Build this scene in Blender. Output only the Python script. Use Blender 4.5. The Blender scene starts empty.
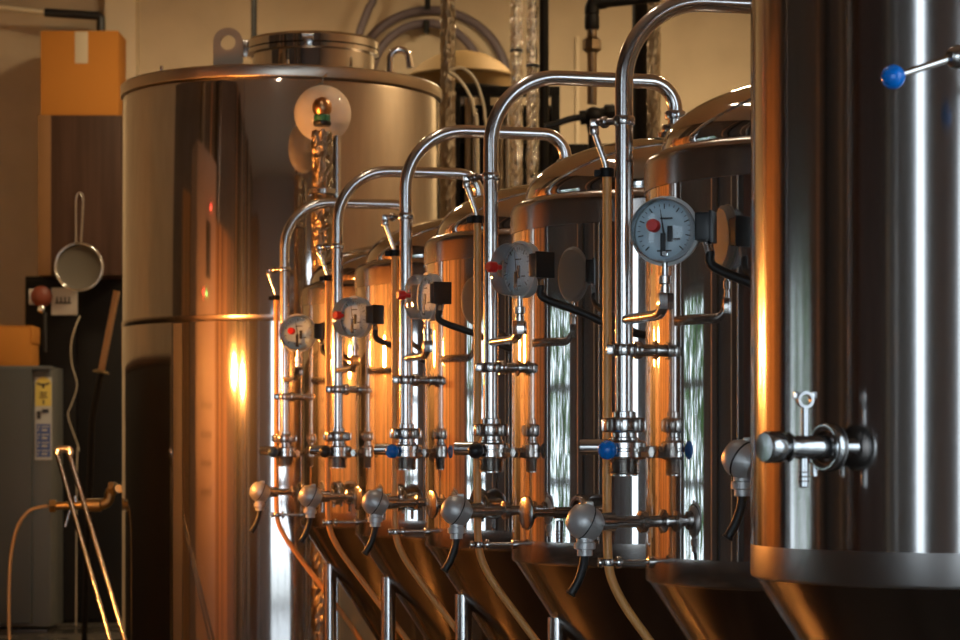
import bpy, bmesh, math, random
from mathutils import Vector, Matrix
random.seed(7)
SC = bpy.context.scene
COL = SC.collection
U = 0.002            # metres per scene unit
EYE = 650            # eye height above the floor, in units
F = 2400.0           # focal length in pixels of a 960 px wide frame
CX, HY = 480.0, 455.0

def P(x, y, d):
    """photo pixel + relative depth -> units (z measured from eye level)"""
    return Vector(((x-CX)*d, F*d, (HY-y)*d))
def W(p):
    return Vector((p[0]*U, p[1]*U, (p[2]+EYE)*U))
def PL(x, y, d):
    p = P(x, y, d); return Vector((p.x, p.y, p.z))

# ------------------------------------------------------------------ materials
def lin(c):
    return tuple((v/12.92 if v <= .04045 else ((v+.055)/1.055)**2.4) for v in c)
def mat(name, col, rough=.5, metal=0., **kw):
    m = bpy.data.materials.new(name); m.use_nodes = True
    nt = m.node_tree; b = nt.nodes['Principled BSDF']
    b.inputs['Base Color'].default_value = (*col, 1)
    b.inputs['Roughness'].default_value = rough
    b.inputs['Metallic'].default_value = metal
    for k, v in kw.items():
        b.inputs[k.replace('_', ' ')].default_value = v
    return m
def noise_bump(m, scale=(5, 5, 5), strength=.1, dist=.01, detail=2, rough_var=None, col_var=None, ns=1.0):
    nt = m.node_tree; b = nt.nodes['Principled BSDF']
    tc = nt.nodes.new('ShaderNodeTexCoord'); mp = nt.nodes.new('ShaderNodeMapping')
    mp.inputs['Scale'].default_value = scale
    nz = nt.nodes.new('ShaderNodeTexNoise'); nz.inputs['Scale'].default_value = ns; nz.inputs['Detail'].default_value = detail
    nt.links.new(tc.outputs['Object'], mp.inputs['Vector']); nt.links.new(mp.outputs['Vector'], nz.inputs['Vector'])
    if strength:
        bp = nt.nodes.new('ShaderNodeBump'); bp.inputs['Strength'].default_value = strength; bp.inputs['Distance'].default_value = dist
        nt.links.new(nz.outputs['Fac'], bp.inputs['Height']); nt.links.new(bp.outputs['Normal'], b.inputs['Normal'])
    if rough_var:
        mr = nt.nodes.new('ShaderNodeMapRange'); mr.inputs['From Min'].default_value = .3; mr.inputs['From Max'].default_value = .7
        mr.inputs['To Min'].default_value, mr.inputs['To Max'].default_value = rough_var
        nt.links.new(nz.outputs['Fac'], mr.inputs['Value']); nt.links.new(mr.outputs['Result'], b.inputs['Roughness'])
    if col_var:
        cr = nt.nodes.new('ShaderNodeValToRGB')
        cr.color_ramp.elements[0].position = .35; cr.color_ramp.elements[1].position = .65
        cr.color_ramp.elements[0].color = (*col_var[0], 1); cr.color_ramp.elements[1].color = (*col_var[1], 1)
        nt.links.new(nz.outputs['Fac'], cr.inputs['Fac']); nt.links.new(cr.outputs['Color'], b.inputs['Base Color'])
    return m
def aniso(m, amt=.8):
    nt = m.node_tree; b = nt.nodes['Principled BSDF']
    b.inputs['Anisotropic'].default_value = amt
    tg = nt.nodes.new('ShaderNodeTangent'); tg.direction_type = 'RADIAL'; tg.axis = 'Z'
    nt.links.new(tg.outputs['Tangent'], b.inputs['Tangent'])
    return m
STEEL = (.62, .60, .58)
def haze(m, amount, rough):
    """polished steel with a faint satin lobe over the mirror one"""
    nt = m.node_tree; src = nt.nodes['Material Output'].inputs['Surface'].links[0].from_socket
    g = nt.nodes.new('ShaderNodeBsdfAnisotropic'); g.inputs['Roughness'].default_value = rough; g.inputs['Color'].default_value = (*STEEL, 1)
    mx = nt.nodes.new('ShaderNodeMixShader'); mx.inputs['Fac'].default_value = amount
    nt.links.new(src, mx.inputs[1]); nt.links.new(g.outputs[0], mx.inputs[2]); nt.links.new(mx.outputs[0], nt.nodes['Material Output'].inputs['Surface'])
    return m
M = {}
M['mirror'] = haze(noise_bump(mat('mirror_polished_steel', STEEL, .045, 1), (2.2, 2.2, .9), .05, .02, 2), .1, .4)
M['kettle'] = noise_bump(mat('kettle_polished_steel', (.60, .56, .53), .07, 1), (1.6, 1.6, .6), .05, .02, 2); haze(M['kettle'], .04, .45)
M['dome'] = mat('dome_steel', STEEL, .07, 1)
M['satin'] = aniso(mat('satin_steel_band', (.44, .40, .37), .2, 1), .6)
def brushed(name, col, rough, an):
    m = bpy.data.materials.new(name); m.use_nodes = True; nt = m.node_tree
    nt.nodes.remove(nt.nodes['Principled BSDF'])
    g = nt.nodes.new('ShaderNodeBsdfAnisotropic'); g.inputs['Color'].default_value = (*col, 1); g.inputs['Roughness'].default_value = rough; g.inputs['Anisotropy'].default_value = an
    tg = nt.nodes.new('ShaderNodeTangent'); tg.direction_type = 'RADIAL'; tg.axis = 'Z'
    nt.links.new(tg.outputs['Tangent'], g.inputs['Tangent']); nt.links.new(g.outputs[0], nt.nodes['Material Output'].inputs['Surface'])
    return m
M['brushed'] = brushed('brushed_steel', (.48, .45, .43), .14, .38)
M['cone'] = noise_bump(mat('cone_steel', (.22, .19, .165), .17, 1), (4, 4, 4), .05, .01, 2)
M['pipe'] = mat('tube_steel', (.70, .68, .66), .2, 1)
M['fit'] = mat('fitting_steel', (.62, .60, .58), .2, 1)
M['tap'] = mat('tap_steel', (.42, .42, .42), .2, 1)
M['cast'] = noise_bump(mat('cast_aluminium', (.52, .51, .50), .42, .55), (60, 60, 60), .25, .002, 3)
M['chrome'] = mat('chrome', (.8, .8, .8), .14, 1)
M['black'] = mat('black_plastic', (.012, .012, .013), .38)
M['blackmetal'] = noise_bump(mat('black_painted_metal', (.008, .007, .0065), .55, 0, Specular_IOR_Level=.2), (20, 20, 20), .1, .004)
M['blue'] = mat('blue_plastic_knob', (.0, .16, .62), .25)
M['navy'] = mat('navy_plastic_knob', (.02, .045, .10), .3)
M['red'] = mat('red_plastic', (.62, .02, .015), .4)
M['dial'] = mat('pale_blue_dial', (.60, .74, .84), .5)
M['ink'] = mat('black_ink', (.02, .02, .025), .5)
M['hose'] = mat('amber_braided_hose', (.66, .31, .09), .38)
M['cable'] = mat('black_rubber_cable', (.012, .011, .010), .5)
M['wall'] = noise_bump(mat('tan_plaster', (.50, .40, .27), .85), (3, 3, 3), .15, .01, 5, None, ((.47, .37, .25), (.53, .42, .285)))
M['pilaster'] = mat('pale_plaster', (.60, .49, .34), .85)
M['ceil'] = mat('ceiling_plaster', (.50, .42, .32), .9)
M['floor'] = noise_bump(mat('wet_concrete_floor', (.06, .05, .04), .35), (2, 2, 2), .1, .01, 4, (.15, .4), ((.04, .034, .028), (.085, .072, .06)))
M['darkwall'] = noise_bump(mat('dark_brick_wall', (.09, .07, .055), .85), (3, 3, 3), .2, .01, 5, None, ((.075, .058, .045), (.105, .08, .065)))
M['greywall'] = mat('grey_plaster', (.24, .24, .25), .9)
M['cardboard'] = noise_bump(mat('cardboard', (.42, .165, .028), .85, 0, Specular_IOR_Level=.2), (6, 6, 30), .08, .002, 3)
M['tape'] = mat('paper_tape', (.50, .42, .30), .6)
M['palewood'] = noise_bump(mat('pale_wood', (.42, .24, .11), .55), (25, 25, 1.5), .1, .002, 4, None, ((.36, .2, .09), (.46, .27, .13)))
M['wood'] = noise_bump(mat('dark_walnut_veneer', (.08, .04, .025), .55, 0, Specular_IOR_Level=.2), (22, 22, 1.2), .1, .002, 4, None, ((.042, .02, .012), (.065, .032, .02)))
M['fridge'] = mat('grey_green_enamel', (.042, .047, .048), .5)
M['fridgeedge'] = mat('pale_grey_enamel', (.07, .075, .076), .5)
M['white'] = mat('white_plastic', (.55, .53, .48), .45)
M['yellow'] = mat('yellow_label', (.62, .48, .10), .5)
M['labelblue'] = mat('blue_label', (.04, .08, .26), .5)
M['labelwhite'] = mat('label_white', (.42, .42, .40), .5)
M['brass'] = mat('brass', (.34, .25, .12), .42, 1)
M['gold'] = mat('bronze_dome', (.17, .10, .03), .6, .4)
M['purple'] = mat('mauve_hose', (.12, .092, .105), .5)
M['ivory'] = mat('ivory_pvc', (.70, .60, .42), .5)
M['green'] = mat('green_collar', (.02, .14, .08), .45)
M['copper'] = mat('copper_cap', (.55, .30, .16), .3, 1)
M['leaf'] = mat('foliage', (.10, .24, .04), .6)
M['bark'] = mat('bark', (.08, .055, .035), .9)
M['ground'] = mat('outdoor_paving', (.42, .42, .40), .9)
M['cabinet'] = mat('control_panel_enamel', (.22, .16, .14), .45)
M['mesh'] = mat('sieve_mesh', (.09, .075, .055), .8)
M['frame'] = mat('window_frame_paint', (.12, .11, .10), .5)
# foil lagging: crinkled aluminium
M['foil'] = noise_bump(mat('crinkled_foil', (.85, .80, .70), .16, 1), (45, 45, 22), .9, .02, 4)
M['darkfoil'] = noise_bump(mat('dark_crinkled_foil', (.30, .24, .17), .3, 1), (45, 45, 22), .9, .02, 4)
def emit(name, col, s, base=(.8, .8, .8)):
    m = mat(name, base, .3); b = m.node_tree.nodes['Principled BSDF']
    b.inputs['Emission Color'].default_value = (*col, 1); b.inputs['Emission Strength'].default_value = s
    return m
M['bulb'] = emit('glowing_bulb_glass', (1, .36, .07), 1000)
M['lampdisc'] = emit('warm_lamp_diffuser', (1, .78, .48), 160)
M['tube'] = emit('tube_lamp_glass', (1, .86, .66), 40)
M['ledred'] = emit('red_indicator', (1, .02, .02), 9)
M['ledgreen'] = emit('green_indicator', (.05, 1, .2), 5)
def glass(name, tint, rough=.02, alpha_mix=.85):
    m = bpy.data.materials.new(name); m.use_nodes = True; nt = m.node_tree
    for n in list(nt.nodes):
        if n.type != 'OUTPUT_MATERIAL': nt.nodes.remove(n)
    out = nt.nodes['Material Output']
    tr = nt.nodes.new('ShaderNodeBsdfTransparent'); tr.inputs['Color'].default_value = (*tint, 1)
    gl = nt.nodes.new('ShaderNodeBsdfGlossy'); gl.inputs['Roughness'].default_value = rough
    fr = nt.nodes.new('ShaderNodeFresnel'); fr.inputs['IOR'].default_value = 1.45
    mx = nt.nodes.new('ShaderNodeMixShader')
    nt.links.new(fr.outputs['Fac'], mx.inputs['Fac']); nt.links.new(tr.outputs[0], mx.inputs[1]); nt.links.new(gl.outputs[0], mx.inputs[2])
    nt.links.new(mx.outputs[0], out.inputs['Surface'])
    return m
M['glass'] = glass('clear_cover_glass', (.93, .95, .95))
def frosted(name, col, mixv):
    m = glass(name, (1, 1, 1)); nt = m.node_tree
    df = nt.nodes.new('ShaderNodeBsdfDiffuse'); df.inputs['Color'].default_value = (*col, 1)
    mx0 = [n for n in nt.nodes if n.type == 'MIX_SHADER'][0]
    mx = nt.nodes.new('ShaderNodeMixShader'); mx.inputs['Fac'].default_value = mixv
    nt.links.new(mx0.outputs[0], mx.inputs[1]); nt.links.new(df.outputs[0], mx.inputs[2])
    nt.links.new(mx.outputs[0], nt.nodes['Material Output'].inputs['Surface'])
    return m
M['coverrim'] = frosted('clear_rim_plastic', (.8, .82, .82), .28)
M['case'] = mat('pale_gauge_case', (.50, .51, .50), .3)
M['globe'] = frosted('frosted_globe_glass', (.9, .88, .84), .42)

# ------------------------------------------------------------------ mesh builder (everything in units, z from eye level unless local)
def basis(d):
    d = Vector(d).normalized()
    a = Vector((0, 0, 1)) if abs(d.z) < .9 else Vector((1, 0, 0))
    x = a.cross(d).normalized(); return x, d.cross(x)
def fillet(pts, rad, n=10):
    pts = [Vector(p) for p in pts]; out = [pts[0]]
    for i in range(1, len(pts)-1):
        r = rad[i-1] if isinstance(rad, (list, tuple)) else rad
        a, b, c = pts[i-1], pts[i], pts[i+1]
        u, v = (a-b).normalized(), (c-b).normalized()
        ang = u.angle(v)
        if ang > math.pi-.02 or r <= 0: out.append(b); continue
        t = min(r/math.tan(ang/2), (a-b).length*.98, (c-b).length*.98); r2 = t*math.tan(ang/2)
        w = (u+v).normalized(); cen = b + w*(r2/math.sin(ang/2))
        s, e = b+u*t-cen, b+v*t-cen
        tot = s.angle(e); ax = s.cross(e).normalized()
        for k in range(n+1): out.append(cen + Matrix.Rotation(tot*k/n, 3, ax) @ s)
    out.append(pts[-1]); return out
def spline(pts, n=8):
    pts = [Vector(p) for p in pts]; q = [pts[0]*2-pts[1]]+pts+[pts[-1]*2-pts[-2]]; out = []
    for i in range(1, len(q)-2):
        p0, p1, p2, p3 = q[i-1:i+3]
        for k in range(n):
            t = k/n
            out.append(.5*((2*p1)+(p2-p0)*t+(2*p0-5*p1+4*p2-p3)*t*t+(3*p1-p0-3*p2+p3)*t**3))
    out.append(pts[-1]); return out
class MB:
    def __init__(s): s.v = []; s.f = []
    def add(s, vs, fs):
        o = len(s.v); s.v += [Vector(v) for v in vs]; s.f += [tuple(i+o for i in f) for f in fs]; return s
    def lathe(s, prof, org=(0, 0, 0), axis=(0, 0, 1), seg=48, cap=True, closed=False):
        org = Vector(org); d = Vector(axis).normalized()
        x, y = (Vector((1, 0, 0)), Vector((0, 1, 0))) if d.z > .999 else basis(d)
        vs = []; fs = []
        for (r, h) in prof:
            for k in range(seg):
                a = 2*math.pi*k/seg; vs.append(org+d*h+(x*math.cos(a)+y*math.sin(a))*r)
        n = len(prof)
        for i in range(n if closed else n-1):
            j = (i+1) % n
            for k in range(seg):
                k2 = (k+1) % seg; fs.append((i*seg+k, i*seg+k2, j*seg+k2, j*seg+k))
        if cap and not closed:
            if prof[0][0] > 1e-6: fs.append(tuple(range(seg-1, -1, -1)))
            if prof[-1][0] > 1e-6: fs.append(tuple(range((n-1)*seg, n*seg)))
        return s.add(vs, fs)
    def cyl(s, a, b, r, seg=24, r2=None, bev=0):
        a = Vector(a); b = Vector(b); L = (b-a).length; r2 = r if r2 is None else r2
        prof = [(r, 0), (r2, L)] if not bev else [(r-bev, 0), (r, bev), (r2, L-bev), (r2-bev, L)]
        return s.lathe(prof, a, b-a, seg)
    def tube(s, pts, r, seg=14, cap=True):
        pts = [Vector(p) for p in pts]; n = len(pts)
        tang = [(pts[min(i+1, n-1)]-pts[max(i-1, 0)]).normalized() for i in range(n)]
        x, _ = basis(tang[0]); vs = []; fs = []
        for i in range(n):
            t = tang[i]; x = (x-t*x.dot(t)).normalized(); y = t.cross(x)
            for k in range(seg):
                a = 2*math.pi*k/seg; vs.append(pts[i]+(x*math.cos(a)+y*math.sin(a))*r)
        for i in range(n-1):
            for k in range(seg):
                k2 = (k+1) % seg; fs.append((i*seg+k, i*seg+k2, (i+1)*seg+k2, (i+1)*seg+k))
        if cap: fs.append(tuple(range(seg-1, -1, -1))); fs.append(tuple(range((n-1)*seg, n*seg)))
        return s.add(vs, fs)
    def ball(s, c, r, seg=24, rings=14, sz=1):
        prof = [(max(r*math.sin(math.pi*i/rings), 1e-4), -r*sz*math.cos(math.pi*i/rings)) for i in range(rings+1)]
        return s.lathe(prof, c, (0, 0, 1), seg, cap=False)
    def torus(s, c, axis, R, r, seg=40, rs=10):
        return s.lathe([(R+r*math.cos(2*math.pi*k/rs), r*math.sin(2*math.pi*k/rs)) for k in range(rs)], c, axis, seg, closed=True)
    def box(s, c, size, bev=0, rot=0, mtx=None):
        bm = bmesh.new(); bmesh.ops.create_cube(bm, size=1)
        bmesh.ops.scale(bm, vec=Vector(size), verts=bm.verts)
        if bev: bmesh.ops.bevel(bm, geom=bm.edges[:], offset=bev, segments=2, affect='EDGES', profile=.6)
        mm = Matrix.Translation(Vector(c)) @ (mtx.to_4x4() if mtx is not None else Matrix.Rotation(rot, 4, 'Z'))
        bm.verts.index_update()
        s.add([mm @ v.co for v in bm.verts], [tuple(v.index for v in f.verts) for f in bm.faces]); bm.free(); return s
    def build(s, name, m, parent=None, org=None, smooth=True, local=False):
        """org: origin in units. children are given in their parent's local units."""
        o0 = Vector(org) if org is not None else Vector((0, 0, 0))
        me = bpy.data.meshes.new(name)
        me.from_pydata([((v-o0)*U)[:] for v in s.v], [], s.f)
        if m: me.materials.append(m)
        bm = bmesh.new(); bm.from_mesh(me); bmesh.ops.recalc_face_normals(bm, faces=bm.faces[:]); bm.to_mesh(me); bm.free()
        if smooth:
            me.polygons.foreach_set('use_smooth', [True]*len(me.polygons)); me.set_sharp_from_angle(angle=math.radians(38))
        o = bpy.data.objects.new(name, me); COL.objects.link(o)
        if parent is not None:
            o.parent = parent; o.location = o0*U
        else:
            o.location = W(o0) if org is not None else Vector((0, 0, EYE*U))
        return o
def tag(o, label=None, cat=None, group=None, kind=None):
    if label: o['label'] = label
    if cat: o['category'] = cat
    if group: o['group'] = group
    if kind: o['kind'] = kind
    return o
def thing(name, org, label, cat, group=None):
    o = bpy.data.objects.new(name, None); COL.objects.link(o); o.location = W(org); o.empty_display_size = .1
    return tag(o, label, cat, group)
def copy_tree(o, parent=None):
    c = o.copy(); COL.objects.link(c)
    if parent is not None: c.parent = parent
    for ch in [x for x in bpy.data.objects if x.parent == o]: copy_tree(ch, c)
    return c
def child(o, name):
    for x in bpy.data.objects:
        if x.parent == o and x.name.split('.')[0] == name: return x

# ------------------------------------------------------------------ fermentation tanks
N = Vector((-.9686, -.2486, 0)); T = Vector((-.2486, .9686, 0))
PIPE = Vector((-226, -58, 0))
GPOS = Vector((-193, -163, 214))          # gauge centre relative to the tank axis
R = 200
def zed(z): return z+EYE                   # tank-local units: z from the floor
def L(v): return Vector((v[0], v[1], v[2]+EYE))
def ferrule(mb, a, d, r):                  # clamp pair on a stub
    a = Vector(a); d = Vector(d)
    mb.lathe([(r*.6, -5), (r, -4), (r, -1), (r*.86, 0), (r, 1), (r, 4), (r*.6, 5)], a, d, 28)

def clamp_ring(mb, c, axis, r, h):
    mb.lathe([(r*.66, -h*.8), (r*.74, -h), (r*.92, -h), (r, -h*.6), (r, h*.6), (r*.92, h), (r*.74, h), (r*.66, h*.8)], c, axis, 32, closed=True)

def sample_valve(root, az, z, length, r_tank, wingnut=True):
    """tri-clamp sampling tap: port, clamp with wing nut, barrel, end disc, spout"""
    d = Vector((-math.sin(az[0]), -math.cos(az[0]), 0)); base = d*(r_tank-2)+Vector((0, 0, z+EYE))
    ax = Vector((-math.sin(az[1]), -math.cos(az[1]), 0))
    side = ax.cross(Vector((0, 0, 1)))
    m = MB(); s = length/100
    m.lathe([(11*s, -6), (8*s, 6*s), (7*s, 16*s), (7*s, 24*s), (16*s, 26*s), (16*s, 29*s)], base, ax, 28)
    v = m.build('sampling_tap', M['tap'], root, base)
    if wingnut:
        b = MB(); b.lathe([(16*s, 29*s), (10.5*s, 31*s), (10.5*s, 62*s), (9.5*s, 64*s), (9*s, 72*s), (13.5*s, 74*s), (13.5*s, 77*s), (9*s, 77.5*s), (9*s, 82*s)], Vector((0, 0, 0)), ax, 32)
        b.build('barrel', M['tap'], v)
        k = MB(); k.lathe([(9*s, 82*s), (13.4*s, 83*s), (14*s, 85*s), (14*s, 97*s), (12.5*s, 100*s), (3*s, 99*s)], Vector((0, 0, 0)), ax, 36)
        k.build('end_cap', M['tap'], v)
    else:
        b = MB(); b.lathe([(16*s, 29*s), (7*s, 31*s), (7*s, 62*s), (4.6*s, 64*s), (4.6*s, 98*s)], Vector((0, 0, 0)), ax, 28); b.build('barrel', M['tap'], v)
        k = MB(); k.lathe([(4.6*s, 96*s), (19*s, 97*s), (20*s, 98*s), (20*s, 100*s), (18*s, 101*s)], Vector((0, 0, 0)), ax, 36); k.build('end_plate', M['tap'], v)
    c = MB(); clamp_ring(c, ax*27.5*s, ax, 22*s, 6.5*s); c.box(ax*27.5*s+side*20*s+Vector((0, 0, -9*s)), (12*s, 12*s, 10*s), 2*s)
    c.cyl(ax*27.5*s+side*20*s+Vector((0, 0, -4*s)), ax*27.5*s+side*20*s+Vector((0, 0, -26*s)), 3*s, 12)
    c.build('clamp', M['tap'], v)
    t = MB(); t.cyl(ax*56*s+Vector((0, 0, -9*s)), ax*56*s+Vector((0, 0, -36*s)), 4.6*s, 18, bev=1)
    for q in (-30, -26, -22): t.torus(ax*56*s+Vector((0, 0, q*s)), (0, 0, 1), 4.6*s, .7*s, 18, 6)
    t.build('spout', M['tap'], v)
    if wingnut:
        h = MB(); h.cyl(ax*54*s+Vector((0, 0, 9*s)), ax*54*s+Vector((0, 0, 36*s)), 3.4*s, 16)
        cc = ax*54*s+Vector((0, 0, 42*s))
        h.lathe([(5*s, -3*s), (7.6*s, -3*s), (7.6*s, 3*s), (5*s, 3*s)], cc, (.25, -.97, 0), 28, closed=True)
        h.box(cc+Vector((-8*s, 2*s, 4*s)), (5*s, 4*s, 7*s), 1*s); h.box(cc+Vector((8*s, 2*s, 4*s)), (5*s, 4*s, 7*s), 1*s)
        h.build('ring_handle', M['tap'], v)
    return v

def sensor_head(root, az, z, r_tank, out=86, r=17):
    """cast thermowell head on a stub, with screw cap seam, gland and cable"""
    d = Vector((-math.sin(az), -math.cos(az), 0)); base = d*(r_tank-2)+Vector((0, 0, z+EYE))
    m = MB(); m.lathe([(12, -3), (12, 3), (6, 6), (6, 20), (11, 21), (11, 27), (6, 29), (6, out-r-16), (9.5, out-r-14), (9.5, out-r+4)], base, d, 28)
    v = m.build('temperature_sensor', M['fit'], root, base)
    c = d*out; ax = (d+Vector((0, 0, .5))).normalized()
    h = MB(); h.lathe([(4, -r*1.05), (r*.72, -r*.92), (r*.98, -r*.5), (r*1.03, -1.2), (r*.99, -1), (r*.99, -.2), (r*1.06, 0), (r*1.06, 3), (r*.98, r*.45), (r*.74, r*.85), (r*.3, r*1.05), (.5, r*1.08)], c, ax, 40)
    h.lathe([(r*.5, 0), (r*.5, -r*.9), (r*.62, -r*.95), (r*.62, -r*1.3), (r*.45, -r*1.35), (r*.45, -r*1.7)], c+Vector((0, 0, -r*.25)), (0, 0, 1), 20)
    h.box(c+Vector((0, 0, r*.95))+d*(-r*.3), (8, 5, 8), 1.5)
    hc_ = h.build('sensor_cap', M['cast'], v); h = MB(); h.torus(c+ax*-.6, ax, r*1.03, .9, 40, 8); h.build('cap_seam', M['black'], v)
    e = c+Vector((0, 0, -r*1.9))
    q = MB(); q.tube(spline([e, e+Vector((-2, -3, -12)), e+Vector((-7, -5, -26)), e+Vector((-14, -6, -38))], 7), 4.4, 12)
    q.torus(e+Vector((-14, -6, -38)), (-.5, 0, -.8), 4.4, 1.2, 16, 8)
    q.build('sensor_cable', M['cable'], v)
    return v

def legs(root, r_at, z_top, r=12, ang0=0):
    for k in range(4):
        a = math.radians(ang0+90*k); d = N*math.cos(a)+T*math.sin(a); b = d*r_at
        m = MB(); m.cyl(b+Vector((0, 0, 12)), b+Vector((0, 0, zed(z_top))), r, 24); m.lathe([(22, 0), (22, 4), (8, 10), (8, 16)], b, (0, 0, 1), 24)
        m.build('leg', M['pipe'], root)

def tank_shell(root, zb, zt, dome_h, jacket_m, band_m, r=R, band=28, tband=25, cone_slope=1.54, neck=True):
    MB().lathe([(r, zed(zb+band)), (r, zed(zt))], seg=160, cap=False).build('jacket', jacket_m, root)
    MB().lathe([(r, zed(zb+band)), (r, zed(zb+3)), (r-1, zed(zb+1)), (r-3, zed(zb))], seg=160, cap=False).build('lower_band', band_m, root)
    sh = [(r, zed(zt)), (r+1.6, zed(zt+.5)), (r+1.6, zed(zt+tband))]
    for k in range(1, 9):
        a = math.pi/2*k/8; sh.append((r+1.6-16*(1-math.cos(a)), zed(zt+tband+15*math.sin(a))))
    sh += [(r-19, zed(zt+tband+16)), (r-21, zed(zt+tband+14))]
    MB().lathe(sh, seg=160, cap=False).build('shoulder_band', band_m if band_m is M['satin'] else band_m, root)
    z0 = zt+tband+14; rd = r-13
    pr = [(rd-8, zed(z0)), (rd-4, zed(z0+1)), (rd-3, zed(z0+5))]
    for k in range(1, 19):
        a = math.pi/2*k/18; pr.append((max((rd-3)*math.cos(a), 30), zed(z0+5+dome_h*math.sin(a))))
        if pr[-1][0] <= 30: break
    zt2 = pr[-1][1]
    pr += [(22, zt2+1), (22, zt2+8)]
    MB().lathe(pr, seg=128, cap=True).build('dome', M['dome'], root)
    rb = 34; zc = zb-(r-3-rb)/1*cone_slope*1.0
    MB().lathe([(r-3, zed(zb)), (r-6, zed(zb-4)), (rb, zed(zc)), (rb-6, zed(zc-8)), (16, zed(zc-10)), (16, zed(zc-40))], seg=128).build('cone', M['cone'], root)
    o = MB(); ferrule(o, (0, 0, zed(zc-40)), (0, 0, 1), 24)
    o.tube(fillet([(0, 0, zed(zc-44)), (0, 0, zed(zc-80)), N*90+Vector((0, 0, zed(zc-80)))], 26), 14, 18)
    clamp_ring(o, N*92+Vector((0, 0, zed(zc-80))), N, 24, 6)
    o.build('drain_outlet', M['fit'], root)
    return zt2

def gauge(root, pos):
    ax = Vector((0, -1, 0)); r = 32
    g = MB(); g.lathe([(10, 13), (r*.9, 13), (r, 10), (r, 2), (r+1.5, 1), (r+1.5, -2), (r-1.5, -2), (r-1.5, 3), (1, 3)], (0, 0, 0), -ax, 56)
    # local: +front along -ax*(-)..: front at y=-13
    o = g.build('pressure_gauge', M['case'], root); o.location = L(pos)*U
    MB().lathe([(r-2, 0), (.5, .01)], (0, 2, 0), ax, 48).build('dial_face', M['dial'], o)
    k = MB()
    for i in range(25):
        a = math.radians(-45+270*i/24); d = Vector((math.cos(a), 0, math.sin(a))); big = i % 3 == 0
        p0 = d*(r-6); p1 = d*(r-(11 if big else 8.5))
        k.cyl(p0+Vector((0, -3.6, 0)), p1+Vector((0, -3.6, 0)), .55 if big else .3, 6)
    k.box((0, -3.8, -19), (14, .5, 1.4)); k.box((2, -3.8, 12), (12, .5, 1.4)); k.box((12, -3.8, -8), (7, .5, 1.6))
    k.build('scale_marks', M['ink'], o)
    n = MB(); n.add([(-1.2, -5, -4), (1.2, -5, -4), (-3.5, -5, 21), (-3.9, -5, 21)], [(0, 1, 2, 3)]); n.box((-1, -5, -13), (5, 1.2, 22), .4); n.box((6, -6, -3), (5, 1.2, 15), .4)
    n.build('needle', M['ink'], o)
    s = MB(); s.box((1, -5.5, -22), (6, 1.5, 5), .6); s.cyl((1, -5, -22), (1, -8, -22), 2.4, 14); s.build('contact_screw', M['chrome'], o)
    gl = MB(); gl.lathe([(r-3, -22), (r-5, -24), (r*.5, -26), (1, -26.5)], (0, 0, 0), -ax, 48, cap=False); gl.build('cover_glass', M['glass'], o)
    gl = MB(); gl.lathe([(r-1.6, -1), (r-1.8, -19), (r-3, -22)], (0, 0, 0), -ax, 48, cap=False); gl.build('cover_rim', M['coverrim'], o)
    kn = MB(); kn.cyl((-3, -25, 2), (-3, -33, 2), 3, 16); kn.lathe([(5.4, -32), (6.2, -33), (6.2, -41), (5, -43), (.5, -43)], (-3, 0, 2), (0, 1, 0), 26); kn.build('set_knob', M['red'], o)
    b = MB(); b.box((38, 2, 3), (15, 24, 27), 2); b.box((46, 2, 3), (3, 26, 30), 1); b.build('junction_box', M['black'], o)
    st = MB(); st.lathe([(3.6, -30), (3.6, -42), (6.5, -43), (6.5, -50), (4, -51), (4, -60)], (0, 0, 0), (0, 0, 1), 20); st.build('stem', M['fit'], o)
    st = MB(); st.lathe([(7.4, -59), (8, -60), (8, -74), (7.4, -75)], (0, 0, 0), (0, 0, 1), 6); st.build('hex_nut', M['chrome'], o)
    gl2 = MB(); gl2.cyl((40, 0, -10), (44, -2, -22), 4.5, 12); gl2.build('cable_gland', M['fit'], o)
    return o

def gauge_cable(root, pos, rot):
    p = Matrix.Rotation(rot, 3, 'Z') @ Vector((44, -2, -21)) + pos
    a0 = math.atan2(p.y, p.x); r0 = math.hypot(p.x, p.y); pts = [L(p), L(p+Vector((3, -2, -14)))]
    for i, (da, z) in enumerate([(10, -52), (22, -74), (36, -78), (50, -50), (62, -10), (74, 14), (88, 10)]):
        a = a0+math.radians(da); r = max(213, r0+(213-r0)*min(1, (i+1)/3))
        pts.append(L((r*math.cos(a), r*math.sin(a), pos.z+z)))
    a = a0+math.radians(94); pts.append(L((199*math.cos(a), 199*math.sin(a), pos.z+8)))
    m = MB(); m.tube(spline(pts, 7), 4.6, 10); return m.build('gauge_cable', M['cable'], root)

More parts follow.
